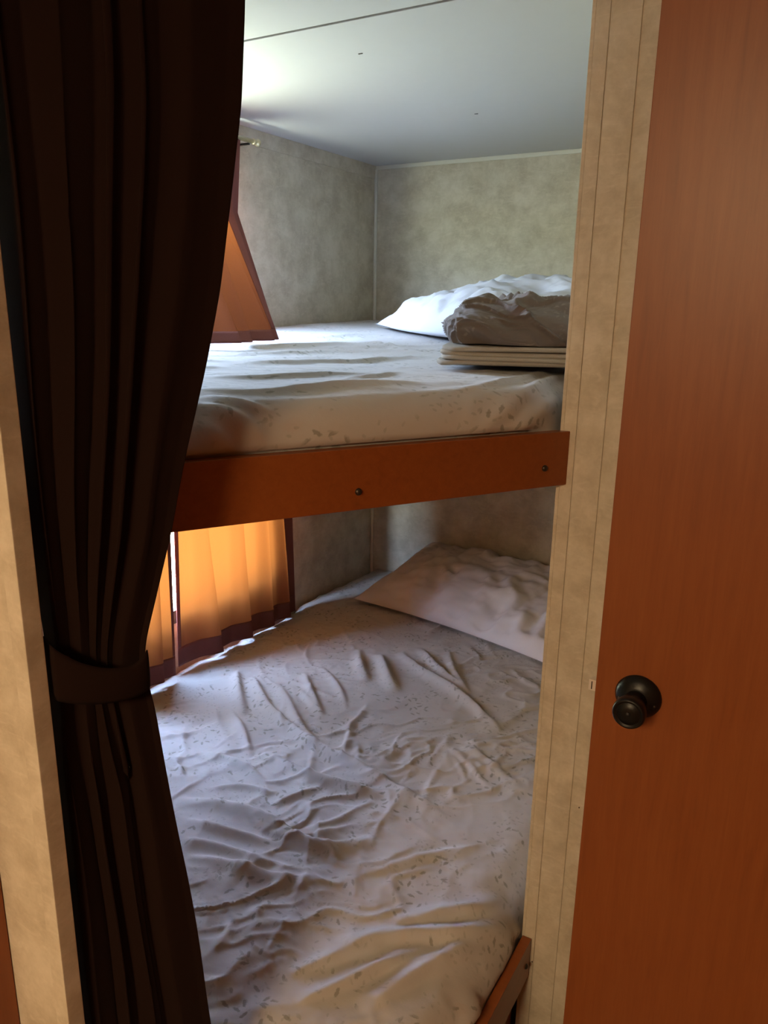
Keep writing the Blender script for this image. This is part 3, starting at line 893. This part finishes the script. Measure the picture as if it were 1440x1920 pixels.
# ------------------------------------------------------------------ window curtains
def panel(name, top, bot, mid=None, n_pleat=6, amp=0.012, hem_l=0.0, hem_r=0.0, hem_b=0.04, nu=140, nv=80, seed=0, label='', group='', bumps=None):
    """top(u), bot(u) -> 3D; pleats push along +X. Body, side hems and bottom hem are separate parts."""
    us = np.linspace(0, 1, nu); vs = np.linspace(0, 1, nv)
    A = np.array([top(u) for u in us]); B = np.array([bot(u) for u in us])
    L = np.linalg.norm(A[0] - A[-1]); H = np.linalg.norm(A[nu // 2] - B[nu // 2])
    P = np.zeros((nv, nu, 3))
    ph = np.cumsum(1 + 0.55 * vnoise(np.column_stack([us * n_pleat * 0.9 + seed * 3.3, us * 0]), seed)); ph = ph / ph[-1] * n_pleat
    for j, v in enumerate(vs):
        base = A * (1 - v) + B * v
        if mid is not None:
            C_ = np.array([mid[1](u) for u in us]); vm = mid[0]
            k = v / vm if v < vm else (v - vm) / (1 - vm)
            base = (A * (1 - k) + C_ * k) if v < vm else (C_ * (1 - k) + B * k)
        a = amp * (0.45 + 0.9 * v) * (1 + 0.25 * np.sin(us * 9 + seed))
        tap_ = np.clip(np.minimum(us, 1 - us) / 0.06, 0, 1)
        d = a * (0.35 + np.sin(2 * np.pi * (ph + 0.10 * np.sin(3 * v + us * 5 + seed)))) * tap_
        if bumps is not None:
            d = 0 * us
            for ub_, wb_, hb_, sl_ in bumps:
                x_ = (us - ub_ - sl_ * (v - 0.5)) * L / wb_
                d = d + hb_ * (0.35 + 0.65 * v) * np.exp(-np.abs(x_) ** 2.6)
            d = (d + 0.004 * np.sin(us * 14 + seed + 2 * v)) * tap_
        base = base.copy(); base[:, 0] += d; base[:, 1] += d * (0.95 if bumps is not None else 0.35)
        base[:, 0] = np.maximum(base[:, 0], XL + 0.016)
        P[j] = base
    il = int(round(hem_l / max(L, .01) * (nu - 1))); ir = nu - 1 - int(round(hem_r / max(L, .01) * (nu - 1)))
    jb = nv - 1 - int(round(hem_b / H * (nv - 1)))
    root = empty(name, tuple(B.mean(0)), label, 'curtain', group)
    def sub(nm, js, is_, m, th):
        Q = P[js[0]:js[1] + 1, is_[0]:is_[1] + 1]
        o = mesh(nm, Q.reshape(-1, 3), grid_faces(Q.shape[0], Q.shape[1]), m, root, True)
        if th:
            md = o.modifiers.new('thickness', 'SOLIDIFY'); md.thickness = th; md.offset = 0
        return o
    body = sub('cloth', (0, jb), (il, ir), M['wcurtain'], 0)
    if il > 0: sub('side_hem', (0, jb), (0, il), M['whem'], 0.002)
    if ir < nu - 1: sub('side_hem', (0, jb), (ir, nu - 1), M['whem'], 0.002)
    sub('bottom_hem', (jb, nv - 1), (0, nu - 1), M['whem'], 0.002)
    return root
CX = XL + 0.050
g = 'rust curtains on the two windows'
panel('window_curtain', lambda u: np.array([CX - 0.008 * (1 - u) ** 3, 1.551 + 0.539 * u, 1.035]), lambda u: np.array([CX + 0.008 - 0.010 * (1 - u) ** 3, 1.525 + 0.571 * u, 0.374 - 0.012 * u]),
      hem_l=0.014, hem_r=0.058, hem_b=0.055, seed=2, nu=220, label='backlit rust curtain panel under the upper bunk nearest the end wall', group=g,
      bumps=[(0.19, 0.020, 0.030, 0.05), (0.45, 0.022, 0.034, 0.04), (0.69, 0.016, 0.024, -0.02), (0.83, 0.014, 0.026, 0.05)])
panel('window_curtain', lambda u: np.array([CX + 0.016 * u ** 3, 1.280 + 0.233 * u, 1.035]), lambda u: np.array([CX + 0.01 + 0.016 * u ** 3, 1.270 + 0.215 * u, 0.374]),
      hem_l=0.014, hem_r=0.012, hem_b=0.055, seed=5, nu=110, label='backlit rust curtain panel under the upper bunk next to the brown drape', group=g,
      bumps=[(0.25, 0.018, 0.028, 0.0), (0.70, 0.016, 0.022, -0.08)])
# upper window: one panel flung out over the mattress, one gathered behind the drape
panel('window_curtain', lambda u: np.array([CX + 0.005, 1.66 + 0.215 * u, 1.914]), lambda u: np.array([-1.27 - 0.05 * u ** 2, 1.33 + 0.335 * u, up_top(-1.3, 1.33 + 0.335 * u) + 0.014]),
      mid=(0.36, lambda u: np.array([CX + 0.012, 1.58 + 0.265 * u, 1.70])), hem_l=0.02, hem_r=0.055, hem_b=0.035, seed=8, nu=200, nv=110,
      label='rust curtain panel flung out onto the upper mattress', group=g,
      bumps=[(0.15, 0.012, 0.030, 0.1), (0.36, 0.011, 0.028, -0.05), (0.58, 0.012, 0.034, 0.08), (0.78, 0.009, 0.022, -0.03)])
panel('window_curtain', lambda u: np.array([CX + 0.005, 1.08 + 0.20 * u, 1.914]), lambda u: np.array([CX + 0.015, 1.08 + 0.17 * u, up_top(-1.6, 1.2) + 0.02]),
      n_pleat=3.2, amp=0.018, hem_l=0.0, hem_r=0.02, hem_b=0.035, seed=4, label='rust curtain panel gathered at the near end of the upper window', group=g)
def rod(z, y0, y1, label):
    rt = empty('curtain_rod', (CX + 0.005, (y0 + y1) / 2, z), label, 'rod')
    MB().lathe([(0.0068, 0), (0.0068, y1 - y0)], (CX + 0.005, y0, z), (0, 1, 0), 20).build('rod', M['brass'], rt)
    for s, y in ((-1, y0), (1, y1)):
        MB().lathe([(0.0070, -0.014), (0.0084, -0.012), (0.0084, -0.005), (0.0068, -0.003), (0.0072, 0.001), (0.0098, 0.004), (0.0108, 0.009), (0.0098, 0.014), (0.006, 0.016)], (CX + 0.005, y, z), (0, s, 0), 24).build('finial', M['brass'], rt)
        yb = y - s * 0.030
        br = MB()
        br.box(XL, XL + 0.003, yb - 0.006, yb + 0.006, z - 0.022, z + 0.020, 0.0008)
        br.box(XL + 0.003, CX + 0.005, yb - 0.004, yb + 0.004, z - 0.012, z - 0.0065, 0.0008)
        br.build('bracket', M['bronze'], rt)
    return rt
rq = at_x(484, 268, CX + 0.005)
rod(rq[2], 1.08, rq[1] - 0.012, 'thin brass curtain rod with a ball end above the upper window')
rod(1.035, 1.12, 2.16, 'thin brass curtain rod hidden under the upper bunk')
